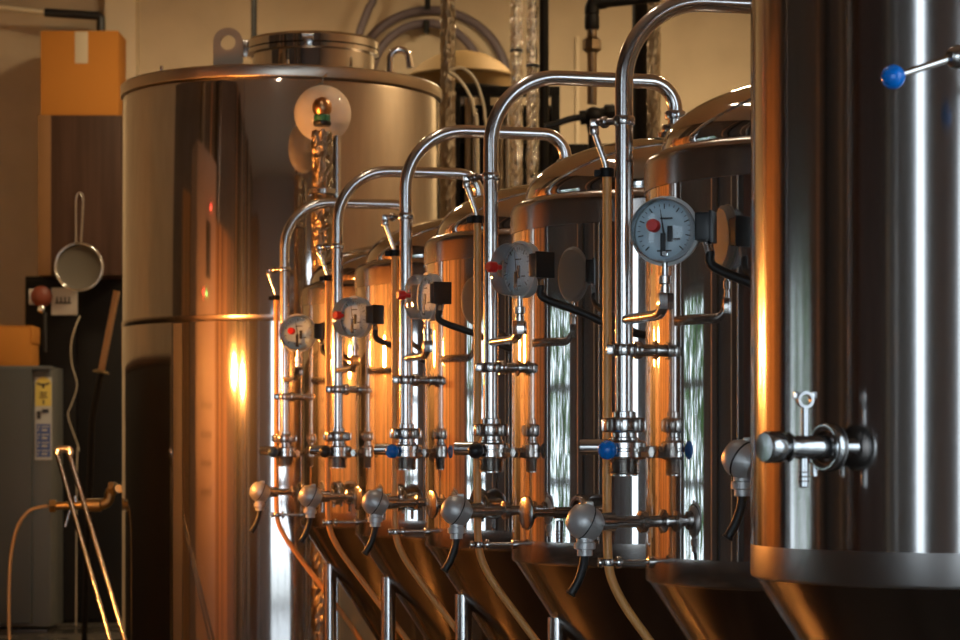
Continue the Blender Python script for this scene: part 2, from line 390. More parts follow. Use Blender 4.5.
def full_tank(name, org, label):
    root = thing(name, org, label, 'brewing tank', 'mirror polished fermentation tanks')
    ztop = tank_shell(root, -130, 268, 74, M['mirror'], M['satin'])-EYE
    legs(root, 150, -196)
    pz = PIPE
    # cleaning pipe: rises beside the wall, bends over, drops to the dome
    top = 456
    path = fillet([L(pz+Vector((0, 0, 30))), L(pz+Vector((0, 0, top))), L((0, 0, top)), L((0, 0, ztop+4))], [84, 34], 14)
    c = MB(); c.tube(path, 9, 24); cp = c.build('cleaning_pipe', M['pipe'], root)
    u = MB(); clamp_ring(u, L((0, 0, ztop+12)), (0, 0, 1), 17, 6); clamp_ring(u, L((0, 0, ztop+30)), (0, 0, 1), 13, 5); u.build('dome_union', M['fit'], cp)
    s = MB(); wall = -N*0 + N*(R-1); z = 105
    clamp_ring(s, L(pz+Vector((0, 0, z))), (0, 0, 1), 14, 6)
    s.cyl(L(pz+Vector((0, 0, z))), L(wall+Vector((0, 0, z))), 6, 20)
    clamp_ring(s, L(pz+N*-14+Vector((0, 0, z))), N, 9, 4); s.lathe([(10, -2), (10, 2), (6, 4)], L(wall+Vector((0, 0, z))), N, 24)
    s.box(L(pz+Vector((-14, -8, z))), (9, 8, 10), 2)
    s.build('wall_bracket', M['fit'], cp)
    e = MB(); z = 135
    e.tube(fillet([L(pz+Vector((0, 0, z))), L(pz+Vector((33, -105, z))), L(pz+Vector((33, -105, z+26)))], 20, 8), 5.2, 16)
    e.build('gauge_elbow', M['pipe'], cp)
    # butterfly valve with union nut and threaded end
    v = MB(); v.lathe([(9, 44), (12, 43), (12, 38), (20, 37), (21, 35), (21, 25), (20, 23), (13, 22), (13, 18), (15, 17), (15, 14)], L(pz), (0, 0, 1), 40)
    for k in range(8):
        a = k*math.pi/4; v.box(L(pz+Vector((21*math.cos(a), 21*math.sin(a), 30))), (3.5, 6, 12), 1, a)
    val = v.build('butterfly_valve', M['fit'], root)
    b = MB(); b.lathe([(15, 15), (21, 14), (23, 12), (23, 7), (21, 6), (21, 4), (23, 3), (23, -2), (21, -4), (17, -5)], L(pz), (0, 0, 1), 40); b.cyl(L(pz+Vector((15, -12, 3))), L(pz+Vector((26, -20, 3))), 6, 6); b.cyl(L(pz+Vector((22, 6, 3))), L(pz+Vector((31, 8, 3))), 7, 6)
    b.build('valve_body', M['pipe'], val)
    pr = [(17, -5), (14, -6)]
    for i in range(5): pr += [(16.6, -7-i*2.8), (13.4, -8.4-i*2.8)]
    pr += [(13.5, -21), (10, -21), (10, -14)]
    MB().lathe(pr, L(pz), (0, 0, 1), 36, cap=False).build('threaded_end', M['fit'], val)
    h = MB(); h.cyl(L(pz+Vector((-14, -2, 8))), L(pz+Vector((-44, 3, 8))), 8, 20, bev=1.2); h.cyl(L(pz+Vector((-16, -12, 6))), L(pz+Vector((-18, -28, 6))), 3, 14)
    h.build('lever', M['fit'], val)
    k = MB(); k.ball(L(pz+Vector((-18, -30, 5))), 9.6); k.build('ball_knob', M['blue'], val)
    # sight hose beside the pipe
    hp = Vector((-242, -43, 0))
    pts = [(-242.6, -43, 287), (-242, -43, 262), (-242, -43, 140), (-242, -43, 20), (-242, -43, -70), (-241, -43, -104), (-237, -42, -126), (-224, -39, -152), (-200, -35, -186), (-160, -28, -240), (-105, -18, -315), (-52, -10, -400)]
    sm = MB(); sm.tube(spline([L(p) for p in pts], 8), 4.6, 16); sh = sm.build('sight_hose', M['hose'], root)
    f = MB(); clamp_ring(f, L((-242.6, -43, 284)), (0, 0, 1), 7.5, 4.5); f.box(L((-252, -47, 283)), (7, 7, 7), 1.2); f.build('hose_clip', M['blackmetal'], sh)
    f = MB(); f.tube([L((-242.6, -43, 284)), L((-243.5, -43, 293)), L((-254, -43, 322)), L((-255, -43, 330))], 3.3, 12)
    f.lathe([(4.5, -4), (5, -3), (5, 4), (4, 6)], L((-255, -43, 326)), (0, 0, 1), 18); f.box(L((-255, -43, 334)), (9, 9, 8), 1.5)
    f.tube([L((-255, -43, 334)), L((-238, -54, 334)), L(pz+Vector((0, 0, 334)))], 3.6, 12); clamp_ring(f, L((-245, -49, 334)), (18, -12, 0), 6, 3); clamp_ring(f, L(pz+Vector((0, 0, 334))), (0, 0, 1), 11, 4.5)
    f.build('hose_fitting', M['fit'], sh)
    f = MB(); z = -108; d = Vector((.985, .17, 0)); a = Vector((-241, -43, z))
    clamp_ring(f, L(a), (0, 0, 1), 7.5, 3.6); f.cyl(L(a), L(a+d*44), 2.6, 14); clamp_ring(f, L(a+d*11), d, 6.5, 2.5); clamp_ring(f, L(a-d*8), d, 5, 2.4); f.cyl(L(a), L(a-d*10), 3, 12); f.lathe([(6, -2), (6, 1.5), (3, 3)], L(a+d*43), -d, 18)
    f.build('hose_bracket', M['fit'], sh)
    sensor_head(root, math.radians(70), -66, R)
    g = gauge(root, GPOS)
    return root

TANKS = [  # depth at the pipe, pipe X, gauge turn, knob, label
 (1.0, 144, -17, 'blue', 'mirror polished fermentation tank directly behind the big brushed one, round blue gauge facing forward'),
 (1.2, 13, -55, 'black', 'mirror polished fermentation tank whose red knobbed gauge faces left, black ball on its valve'),
 (1.4, -104, -66, 'blue', 'glowing orange fermentation tank in mid row with bright blue ball on its valve'),
 (1.6, -228, -38, 'black', 'orange lit fermentation tank second from the far end of the row, black valve ball'),
 (1.8, -352, -10, 'navy', 'farthest fermentation tank in the row, beside the big kettle, navy ball on its valve'),
]
proto = None
for (d, px, turn, kn, lab) in TANKS:
    org = Vector((px, F*d, -EYE))-PIPE; org.z = -EYE
    if proto is None:
        proto = full_tank('fermentation_tank', org, lab); t = proto
    else:
        t = copy_tree(proto); t.location = W(org); t['label'] = lab
TL = [o for o in bpy.data.objects if o.name.startswith('fermentation_tank')]
TL.sort(key=lambda o: o.location.y)
ballmesh = {}
for i, (t, (d, px, turn, kn, lab)) in enumerate(zip(TL, TANKS)):
    g = child(t, 'pressure_gauge'); g.rotation_euler.z = math.radians(turn)
    gauge_cable(t, GPOS, math.radians(turn))
    b = child(child(t, 'butterfly_valve'), 'ball_knob')
    if kn not in ballmesh:
        me = b.data.copy() if ballmesh else b.data
        me.materials[0] = M[kn]; ballmesh[kn] = me
    b.data = ballmesh[kn]; b['label'] = {'blue': 'bright blue ball knob', 'black': 'black ball knob', 'navy': 'navy blue ball knob'}[kn]
    if i > 0: sample_valve(t, (math.radians(30), math.radians(66)), -66, 96, R, False)

# ---- the big brushed tank in the right foreground
D1 = .84; O1 = Vector(((990-CX)*D1, F*D1, -EYE))
big = thing('fermentation_tank', O1, 'large brushed steel fermentation tank filling the right foreground, sampling tap on its side', 'brewing tank')
tank_shell(big, -103, 430, 66, M['brushed'], M['satin'], band=28)
for ch in [o for o in bpy.data.objects if o.parent == big]:
    if ch.name.startswith('lower_band'):
        ch.data = ch.data.copy(); ch.data.materials[0] = brushed('brushed_band', (.45, .42, .40), .36, .4)
legs(big, 150, -170)
sample_valve(big, (math.radians(44), math.radians(59)), 6, 87, R)
sensor_head(big, math.radians(128), -4, R, 45, 17)
v = MB(); zz = 296; dv = Vector((-.2, -.98, 0)); bs = dv*198; bc = dv*246
v.cyl(L(bs+Vector((0, 0, zz))), L(bc+Vector((0, 0, zz))), 12, 28); v.lathe([(22, -12), (23, -10), (23, 10), (22, 12)], L(bc+Vector((0, 0, zz))), dv, 36); ferrule(v, L(dv*222+Vector((0, 0, zz))), dv, 22)
vo = v.build('inlet_valve', M['fit'], big)
h = MB(); pv = Vector((PL(956, 58, .735).x-O1.x, PL(956, 58, .735).y-O1.y, PL(956, 58, .735).z)); kb = PL(893, 77, .725); kb = Vector((kb.x-O1.x, kb.y-O1.y, kb.z))
h.cyl(L(bc+Vector((0, 0, zz))), L(pv+Vector((-2, 0, 0))), 8, 24, bev=2); h.cyl(L(pv+Vector((-2, -4, 0))), L(kb), 2.7, 16); h.ball(L(pv+Vector((0, -4, 0))), 9)
h.build('lever', M['fit'], vo)
k = MB(); k.ball(L(kb), 8.9); tag(k.build('ball_knob', M['blue'], vo), 'bright blue ball knob')

# ------------------------------------------------------------------ the big kettle at the left
DK = 2.2; RK = 158*DK; OK_ = Vector(((282-CX)*DK, F*DK, -EYE))
ket = thing('brewing_kettle', OK_, 'tall wide polished steel kettle behind the tank row with a hatch on top', 'kettle')
zr = 777; zs = (HY-317)*2.1
MB().lathe([(RK, zed(zs)), (RK, zed(zr-8)), (RK-2, zed(zr-2)), (RK-8, zed(zr))], seg=200, cap=False).build('upper_shell', M['kettle'], ket)
MB().lathe([(RK+1.5, 60), (RK+1.5, zed(zs-14))], seg=200, cap=False).build('lower_jacket', M['kettle'], ket)
MB().lathe([(RK+1.5, zed(zs-14)), (RK+2.2, zed(zs-13)), (RK+2.2, zed(zs-1)), (RK, zed(zs))], seg=200, cap=False).build('seam_band', mat('kettle_seam_steel', (.42, .36, .32), .22, 1), ket)
a = math.radians(33.4); sp = MB()
vs = []; 
for k in range(7):
    b = a+math.radians(2.0)*(k/6-.5)*2
    for zq in (64, zed(zs-16)): vs.append((-(RK+3)*math.sin(b), -(RK+3)*math.cos(b), zq))
sp.add(vs, [(2*k, 2*k+2, 2*k+3, 2*k+1) for k in range(6)]); sp.build('weld_strip', mat('matte_weld_steel', (.42, .40, .39), .4, 1), ket)
MB().lathe([(RK-8, zed(zr)), (RK+3, zed(zr+2)), (RK+4, zed(zr+5)), (RK+4, zed(zr+24)), (RK+1, zed(zr+27)), (RK-12, zed(zr+28)), (RK*.6, zed(zr+42)), (150, zed(zr+48)), (1, zed(zr+48))], seg=200, cap=False).build('top_rim', aniso(mat('rim_steel', (.55, .48, .40), .28, 1), .6), ket)
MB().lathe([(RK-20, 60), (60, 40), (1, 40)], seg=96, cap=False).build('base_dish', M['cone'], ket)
for k in range(4):
    q = MB(); aa = math.radians(45+90*k); q.cyl(Vector((math.cos(aa), math.sin(aa), 0))*(RK-60), Vector((math.cos(aa)*(RK-60), math.sin(aa)*(RK-60), 70)), 22, 20); q.build('leg', M['pipe'], ket)
# hatch
hc = Vector(((313-480)*2.16+435.6, -96, zed(zr+34))); hr = 66*2.16
q = MB(); q.lathe([(hr*.94, -6), (hr*.94, 46), (hr, 49), (hr, 58), (hr*.9, 60)], hc, (0, 0, 1), 96, cap=False); ho = q.build('hatch', M['dome'], ket)
q = MB(); q.lathe([(hr*.86, 59), (hr*1.0, 61), (hr*1.0, 76), (hr*.96, 82), (hr*.6, 88), (1, 90)], hc, (0, 0, 1), 96, cap=False); q.build('hatch_lid', M['dome'], ho)
q = MB(); q.cyl(hc+Vector((-12, -hr*1.04, 70)), hc+Vector((12, -hr*1.04, 70)), 8, 16); q.box(hc+Vector((0, -hr*1.03, 64)), (16, 10, 26), 2)
q.build('hatch_latch', M['fit'], ho); q = MB(); q.box(hc+Vector((-hr*1.05, 0, 66)), (24, 18, 36), 3); q.build('hatch_hinge', M['fit'], ho)
# lifting lug
lx = (228-480)*2.08+435.6; q = MB(); lug = []
prof = [(-15*DK*.95, 0)]; r_ = 14*DK; zc_ = 26*DK
out = [(-r_, 0)]+[(-r_*math.cos(math.pi*k/20), zc_+r_*math.sin(math.pi*k/20)) for k in range(21)]+[(r_, 0)]
hole = [(7.2*DK*math.cos(2*math.pi*k/24), zc_+7.2*DK*math.sin(2*math.pi*k/24)) for k in range(24)]
def plate_hole(mb, out, hole, th, org):
    bm = bmesh.new()
    ov = [bm.verts.new((x, 0, z)) for x, z in out]; hv = [bm.verts.new((x, 0, z)) for x, z in hole]
    es = [bm.edges.new((vv[i], vv[(i+1) % len(vv)])) for vv in (ov, hv) for i in range(len(vv))]
    bmesh.ops.triangle_fill(bm, edges=es, use_beauty=True)
    r = bmesh.ops.extrude_face_region(bm, geom=bm.faces[:])
    bmesh.ops.translate(bm, vec=(0, th, 0), verts=[g for g in r['geom'] if isinstance(g, bmesh.types.BMVert)])
    bm.verts.index_update(); mb.add([v.co+Vector(org) for v in bm.verts], [tuple(v.index for v in f.verts) for f in bm.faces]); bm.free()
plate_hole(q, out, hole, 10, (lx, -290, zed(zr+24)))
q.build('lifting_lug', noise_bump(mat('lug_steel', (.35, .28, .21), .4, 1), (9, 9, 9), .1), ket)
# goose-neck vent
gx = (390-480)*2.11+435.6; q = MB(); gy = -216
q.tube([(gx, gy, zed(zr+30)), (gx, gy, zed(zr+50))]+[(gx+20-20*math.cos(math.pi*k/16), gy, zed(zr+58+20*math.sin(math.pi*k/16))) for k in range(17)]+[(gx+41, gy, zed(zr+50)), (gx+43, gy, zed(zr+40))], 7.5, 18)
q.build('vent_pipe', M['chrome'], ket)
# small bolts on rim
q = MB(); 
for bx in (177, 300): 
    xx = (bx-282)*DK; q.cyl((xx, -math.sqrt(RK**2-xx**2)*.99, zed(zr+20)), (xx, -math.sqrt(RK**2-xx**2)*.99, zed(zr+37)), 3.5, 12)
q.build('rim_bolt', M['fit'], ket)

def crinkle(q, r, amt=.13):
    rnd = random.Random(5)
    for v in q.v:
        f = 1+rnd.uniform(-amt, amt); v.x *= f; v.y *= f; v.z += rnd.uniform(-.2, .2)*r
# lagged pipe with a globe lamp in front of the kettle
LPd = 1.97; LP = PL(322, 455, LPd)
lp = thing('lagged_pipe', (LP.x, LP.y, -EYE), 'foil wrapped upright pipe standing in front of the kettle with green collar', 'pipe')
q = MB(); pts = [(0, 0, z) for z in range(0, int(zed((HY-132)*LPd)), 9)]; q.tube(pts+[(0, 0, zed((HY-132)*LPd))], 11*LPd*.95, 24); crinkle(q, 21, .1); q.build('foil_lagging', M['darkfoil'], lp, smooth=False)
q = MB(); q.tube([(18*LPd*.8, 14, 0), (18*LPd*.8, 14, zed((HY-135)*LPd))], 4*LPd, 16); q.build('side_tube', M['pipe'], lp)
q = MB(); clamp_ring(q, (0, 0, zed((HY-192)*LPd)), (0, 0, 1), 14*LPd, 5*LPd*.7); q.build('pipe_clip', M['fit'], lp)
q = MB(); q.lathe([(8*LPd, 0), (9*LPd, 3), (9*LPd, 8), (7.5*LPd, 10)], (0, 0, zed((HY-126)*LPd)), (0, 0, 1), 28); q.build('cable_tie', M['black'], lp)
q = MB(); q.lathe([(7.5*LPd, -4), (8.2*LPd, 0), (8.2*LPd, 10), (6.6*LPd, 14)], (0, 0, zed((HY-121)*LPd)), (0, 0, 1), 28); q.build('collar', M['green'], lp)
q = MB(); q.lathe([(6.6*LPd, 0), (9.3*LPd, 9), (10*LPd, 16), (9.4*LPd, 24), (7.5*LPd, 31), (4*LPd, 36), (.5, 38)], (0, 0, zed((HY-116)*LPd)), (0, 0, 1), 28); q.build('end_cap', M['copper'], lp)
gl_c = PL(320, 108, LPd); g0 = Vector((gl_c.x, gl_c.y+82, gl_c.z))
gm = MB(); rg = 29*LPd
gm.ball(g0, rg, 48, 28)
# hung from the kettle rim by a wire
glb = gm.build('globe_lamp', M['globe'], None, g0); tag(glb, 'unlit frosted white globe behind the green collar, hanging by the kettle rim', 'lamp')
q = MB(); q.tube([Vector((0, 0, rg-2)), Vector((0, 0, rg+14)), Vector((2, 118, rg+44))], 1.6, 8); q.build('hanging_wire', M['fit'], glb)

# ------------------------------------------------------------------ the room
YB = 3.95*F; XL = -2000; XR = 1300; YF = -300; ZC = 2250
def structure(name, mb, m, smooth=False):
    o = mb.build(name, m, smooth=smooth); return tag(o, kind='structure')
def wall_with_holes(axis, pos, a0, a1, z0, z1, holes, th, sign):
    """boxes around rectangular openings; axis 'x' = wall in the YZ plane at x = pos"""
    mb = MB(); cuts = sorted(set([a0, a1]+[h[0] for h in holes]+[h[1] for h in holes]))
    for i in range(len(cuts)-1):
        s, e = cuts[i], cuts[i+1]; mid = (s+e)/2
        hs = sorted([(h[2], h[3]) for h in holes if h[0] < mid < h[1]]); z = z0; spans = []
        for lo, hi in hs:
            if lo > z: spans.append((z, lo))
            z = hi
        if z < z1: spans.append((z, z1))
        for lo, hi in spans:
            c = (pos+sign*th/2, (s+e)/2, (lo+hi)/2) if axis == 'x' else ((s+e)/2, pos+sign*th/2, (lo+hi)/2)
            sz = (th, e-s, hi-lo) if axis == 'x' else (e-s, th, hi-lo)
            mb.box(c, sz)
    return mb
m = MB(); m.box(((XL+XR)/2, (YF+YB)/2, -EYE-20), (XR-XL+200, YB-YF+200, 40)); structure('floor', m, M['floor'])
m = MB(); m.box(((XL+XR)/2, (YF+YB)/2, ZC+20), (XR-XL+200, YB-YF+200, 40)); structure('ceiling', m, M['ceil'])
m = MB(); m.box(((XL+XR)/2, YB+50, (ZC-EYE)/2), (XR-XL+200, 100, ZC+EYE)); structure('wall_back', m, M['wall'])
LH = [(2480, 3260, -250, 330)]
structure('wall_left', wall_with_holes('x', XL, YF, 4750, -EYE, ZC, LH, 100, -1), M['darkwall'])
structure('wall_left_back', wall_with_holes('x', XL, 4750, YB, -EYE, ZC, [], 100, -1), M['wall'])
RH = [(300, 1500, -640, 1100)]
structure('wall_right', wall_with_holes('x', XR, YF, YB, -EYE, ZC, RH, 100, 1), M['wall'])
FH = [(-720, 720, -640, 620), (-1960, -1580, -640, 1300)]
structure('wall_front', wall_with_holes('y', YF, XL-100, XR+100, -EYE, ZC, FH, 100, -1), M['greywall'])
m = MB(); xa, xb = P(104, 0, 3.9).x, P(135, 0, 3.9).x; m.box(((xa+xb)/2, YB-50, (ZC-EYE)/2), (xb-xa, 110, ZC+EYE-4)); structure('trim_1', m, M['pilaster'])
m = MB(); m.box((P(348*0+578, 0, 3.93).x, YB-14, 500), (14, 28, 2300)); structure('trim_2', m, M['pilaster'])
# window frames with bars
def window(n, axis, pos, h, nx, nz, th=50):
    f = MB(); a0, a1, z0, z1 = h; t = 26
    def bar(a, z, la, lz):
        f.box((pos, a, z) if axis == 'x' else (a, pos, z), (th, la, lz) if axis == 'x' else (la, th, lz), 3)
    bar((a0+a1)/2, z0+t/2, a1-a0, t); bar((a0+a1)/2, z1-t/2, a1-a0, t); bar(a0+t/2, (z0+z1)/2, t, z1-z0); bar(a1-t/2, (z0+z1)/2, t, z1-z0)
    for i in range(1, nx): bar(a0+(a1-a0)*i/nx, (z0+z1)/2, t*.7, z1-z0)
    for i in range(1, nz): bar((a0+a1)/2, z0+(z1-z0)*i/nz, a1-a0, t*.7)
    structure('window_%d' % n, f, M['frame'])
window(1, 'x', XL-50, LH[0], 3, 3); window(2, 'y', YF-50, FH[1], 1, 3); window(3, 'y', YF-50, FH[0], 3, 3); window(4, 'x', XR+50, RH[0], 3, 4)
# outdoors
m = MB(); m.box((-2600, 800, -EYE-60), (9000*2, 14000, 40)); g = m.build('courtyard', M['ground'], smooth=False); tag(g, kind='structure')
def tree(org, h, cr, seed, lab):
    rnd = random.Random(seed)
    t = thing('tree', (org[0], org[1], -EYE-40), lab, 'tree', 'trees outside the side window')
    q = MB(); q.cyl((0, 0, 0), (0, 0, h*.7), 22, 12, 12); q.build('trunk', M['bark'], t)
    q = MB()
    for i in range(1400):
        while True:
            v = Vector((rnd.uniform(-1, 1), rnd.uniform(-1, 1), rnd.uniform(-1, 1)))
            if v.length < 1: break
        c = Vector((0, 0, h*.62))+Vector((v.x*cr, v.y*cr, v.z*h*.42)); a = Vector((rnd.gauss(0, 1), rnd.gauss(0, 1), rnd.gauss(0, 1))).normalized(); b = a.orthogonal().normalized()
        s = rnd.uniform(25, 50); q.add([c-a*s, c+b*s*.5, c+a*s, c-b*s*.5], [(0, 1, 2, 3)])
    q.build('crown', M['leaf'], t, smooth=False)
tree((-3000, 2700), 1500, 420, 1, 'leafy green tree outside the side window')
tree((-3400, 3500), 1700, 480, 2, 'leafy green tree outside the side window')

# ------------------------------------------------------------------ lamps
def bulb(org, lab):
    t = thing('hanging_bulb', org, lab, 'lamp', 'glowing bulbs over the aisle')
    q = MB(); q.lathe([(.5, -34), (10, -32), (19, -24), (23, -12), (20, 2), (12, 18), (8, 26), (8, 30)], (0, 0, 0), (0, 0, 1), 28); q.build('bulb_glass', M['bulb'], t)
    q = MB(); q.lathe([(8, 29), (12, 31), (12, 58), (5, 64)], (0, 0, 0), (0, 0, 1), 20); q.build('socket', M['brass'], t)
    q = MB(); q.cyl((0, 0, 60), (0, 0, ZC-org[2]), 3, 8); q.build('cord', M['cable'], t)
bulb((-945, 3867, 195), 'glowing warm bulb hanging over the aisle')
bulb((-890, 4250, 205), 'glowing warm bulb hanging over the aisle')
def wall_fill_lamp(org, s):  # unseen pendant lamps, added to light the back and right walls
    t = thing('wall_fill_lamp', org, 'round warm pendant lamp added out of view to light the walls', 'lamp', 'pendant lamps added to light the walls')
    q = MB(); q.lathe([(s, 0), (s+6, 0), (s+4, 30), (40, 90), (12, 120)], (0, 0, 0), (0, 0, 1), 32); q.build('shade', M['blackmetal'], t)
    q = MB(); q.lathe([(s, -3), (.5, -3)], (0, 0, 0), (0, 0, 1), 32, cap=False); q.build('diffuser', M['lampdisc'], t)
    q = MB(); q.cyl((0, 0, 118), (0, 0, ZC-org[2]), 4, 8); q.build('rod', M['blackmetal'], t)
wall_fill_lamp((650, 8000, 1960), 165); wall_fill_lamp((-900, 8100, 1980), 120); wall_fill_lamp((980, 5200, 1900), 110)
tl = thing('tube_lamp', (-350, 3300, 1900), 'long tube lamp hung under the ceiling along the aisle', 'lamp')
q = MB(); q.box((0, 0, 30), (90, 900, 40), 6); q.build('housing', M['white'], tl)
q = MB(); q.cyl((0, -430, 2), (0, 430, 2), 14, 16); q.build('tube', M['tube'], tl)
for yy in (-350, 350):
    q = MB(); q.cyl((0, yy, 48), (0, yy, 349), 3, 8); q.build('suspension_rod', M['blackmetal'], tl)

# unseen wooden partition behind the bulbs, added for its orange reflection in the tanks
m = MB(); m.box((-1440, 4000, 60), (40, 1400, 1420), 4)
tag(m.build('reflection_partition', noise_bump(mat('partition_wood', (.19, .10, .045), .7), (1.2, 9, .12), .1, .002, 4, None, ((.04, .02, .009), (.30, .155, .065))), smooth=False), 'wooden partition added out of view behind the bulbs for its orange reflection', 'partition')
# unseen pipes, added along the side wall to streak the tanks' reflections
pb = thing('reflection_pipes', (XL+60, 1300, -EYE), 'bank of upright pipes added out of view to streak the tank reflections', 'pipes')
for k, (yy, r_, mm) in enumerate([(-1000, 22, 'fit'), (-760, 34, 'darkfoil'), (-560, 14, 'ivory'), (-300, 40, 'blackmetal'), (-120, 16, 'copper'), (200, 30, 'fit'), (380, 12, 'ivory'), (760, 44, 'blackmetal'), (960, 18, 'copper'), (2050, 26, 'fit'), (2200, 50, 'blackmetal'), (2420, 16, 'copper'), (2700, 36, 'darkfoil')]):
    q = MB(); q.cyl((0, yy, 0), (0, yy, ZC+EYE-2), r_, 20); q.build('upright_pipe', M[mm], pb)
# unseen cupboard, added to hide the narrow window from the kettle's reflection
q = MB(); tc = thing('reflection_blocker', (-1420, 1250, -EYE), 'tall dark cupboard added out of view to block a window reflection', 'cupboard')
q.box((0, 0, 1000), (380, 420, 2000), 6); q.build('carcass', M['wood'], tc)
for yy in (-105, 105):
    q = MB(); q.box((194, yy, 1010), (10, 200, 1940), 2); q.build('door', M['wood'], tc)
# unseen dark chest, added to darken the low left of the kettle's reflection
q = MB(); sc_ = thing('reflection_chest', (XL+140, 5750, -EYE), 'long dark chest added out of view to darken the kettle reflection', 'chest')
q.box((0, 0, 440), (240, 1850, 880), 6); q.build('chest_body', M['blackmetal'], sc_)
q = MB(); q.box((0, 0, 892), (260, 1870, 22), 4); q.build('chest_lid', M['wood'], sc_)
# control panel opposite the tanks (seen as a reflection in the kettle)
cp_ = thing('control_panel', (-1290, 4420, -EYE), 'tall grey control cabinet with indicator lamps beside the aisle', 'control panel')
q = MB(); q.box((0, 0, 780), (170, 340, 1560), 6); q.build('cabinet_body', M['cabinet'], cp_)
q = MB(); q.box((86, 0, 790), (4, 310, 1510), 1); dr = q.build('cabinet_door', M['cabinet'], cp_)
for (yy, z, mm, nm) in [(-60, 1370, 'ledred', 'indicator_lamp'), (60, 1060, 'ledred', 'indicator_lamp'), (10, 1060, 'ledgreen', 'indicator_lamp')]:
    q = MB(); q.cyl((88, yy, z), (98, yy, z), 9, 16); q.build(nm, M[mm], cp_)
q = MB(); q.box((89, -20, 1215), (6, 80, 200), 2); q.build('display', M['black'], cp_)
for r in range(4):
    for c in range(5):
        q = MB(); q.cyl((88, -80+40*c, 560+r*70), (96, -80+40*c, 560+r*70), 7, 12); q.build('push_button', M['black'], cp_)

# ------------------------------------------------------------------ far left corner: cabinet, boxes, fridge, sieve ...
DC = 3.8
def fbox(x0, y0, x1, y1, d):
    a = P(x0, y0, d); b = P(x1, y1, d); return a.x, b.x, b.z, a.z, a.y
x0, x1, z0, z1, y = fbox(38, 115, 123, 276, DC)
cab = thing('wall_cupboard', ((x0+x1)/2, y, z0), 'dark walnut wall cupboard with pale left edge, below the cardboard carton', 'cupboard')
w = x1-x0; h = z1-z0
q = MB(); q.box((0, 185, h/2), (w, 348, h), 3); q.build('carcass', M['wood'], cab)
q = MB(); q.box((22, 0, h/2), (w-52, 22, h-4), 3); q.build('door', M['wood'], cab)
q = MB(); q.box((-w/2+26, 0, h/2), (50, 26, h-2), 3); q.build('edge_board', mat('brown_edge_wood', (.20, .10, .04), .6, 0, Specular_IOR_Level=.2), cab)
xb0, xb1, zb0, zb1, yb = fbox(40, 30, 118, 115, DC)
bx = thing('cardboard_carton', ((xb0+xb1)/2, yb+10, z1), 'orange brown cardboard carton with a paper strip, on top of the cupboard', 'box')
bw = xb1-xb0; bh = zb1-zb0
q = MB(); q.box((0, 100, bh/2), (bw, 200, bh), 5); q.build('carton_body', M['cardboard'], bx)
q = MB(); q.box((2*DC, -1, bh-17*DC), (13*DC, 3, 32*DC), .5); q.build('paper_strip', M['tape'], bx)
q = MB(); q.box((0, 100, bh+1), (bw*.98, 24, 2), .3); q.build('packing_tape', M['tape'], bx)
# sieve
S = P(79, 267, 3.775); sv = thing('strainer', S, 'round wire strainer hanging by its long handle from the cupboard', 'strainer')
rs = 24*3.7
q = MB(); q.torus((0, 0, 0), (0, 1, 0), rs, 4.5, 56, 10); q.build('rim', M['chrome'], sv)
q = MB(); q.lathe([(rs-2, 0)]+[((rs-2)*math.cos(a*math.pi/24), (rs*.25)*math.sin(a*math.pi/24)) for a in range(1, 12)]+[(.5, rs*.25)], (0, 0, 0), (0, 1, 0), 48, cap=False)
q.build('bowl', M['mesh'], sv)
q = MB(); hh = 75*3.7
q.tube(fillet([(-3*3.7, 0, rs-2), (-3*3.7, 0, rs+45*3.7), (-1*3.7, 0, rs+52*3.7), (3*3.7, 0, rs+52*3.7), (4.5*3.7, 0, rs+45*3.7), (2*3.7, 0, rs-2)], 10, 6), 2.6, 10); q.build('handle', M['chrome'], sv)
q = MB(); q.tube([(2, 0, rs+51.5*3.7), (2, 52, rs+52*3.7)], 3, 8); q.build('hook', M['chrome'], sv)
# fridge
DF = 3.65; x0, x1, z0, z1, y = fbox(-50, 366, 50, 633, DF)
fr = thing('fridge', ((x0+x1)/2, y, -EYE), 'grey green fridge at the left edge with yellow and blue energy sticker', 'fridge')
w = x1-x0; h = z1+EYE
q = MB(); q.box((0, 150, h/2+10), (w, 260, h-20), 8); q.build('body', M['fridgeedge'], fr)
q = MB(); q.box((-9*DF/1, 8, h/2+14), (w-18*DF, 32, h-40), 8); q.build('door', M['fridge'], fr)
q = MB(); q.box((0, 30, h-6), (w+4, 60, 14), 4); q.build('top_cap', M['fridgeedge'], fr)
q = MB(); q.box((0, 130, 6), (w-30, 220, 12), 2); q.build('plinth', M['black'], fr)
sx = P(42.5, 0, DF).x-(x0+x1)/2
def lab_rect(xa, ya, xb_, yb_, m, name, par, off=-2, th=1.2):
    A = P(xa, ya, DF); B = P(xb_, yb_, DF); q = MB(); cx0 = (x0+x1)/2
    q.box(((A.x+B.x)/2-cx0, 18+off, (A.z+B.z)/2+EYE), (B.x-A.x, th, A.z-B.z)); return q.build(name, m, par, smooth=False)
st = lab_rect(34, 377, 51, 460, M['labelwhite'], 'energy_sticker', fr, 0)
q = MB(); cx0 = (x0+x1)/2; A = P(42.5, 385, DF)
vs = [(A.x-cx0+8*DF*math.cos(k*math.pi/16), 16.5, A.z+EYE+8*DF*math.sin(k*math.pi/16)) for k in range(17)]
vs = [Vector(v) for v in vs]+[Vector((A.x-cx0-8*DF, 16.5, A.z+EYE-21*DF)), Vector((A.x-cx0+8*DF, 16.5, A.z+EYE-21*DF))]
q.add(vs, [tuple(range(17))+(17, 18)]); q.build('yellow_panel', M['yellow'], st, smooth=False)
q = MB()
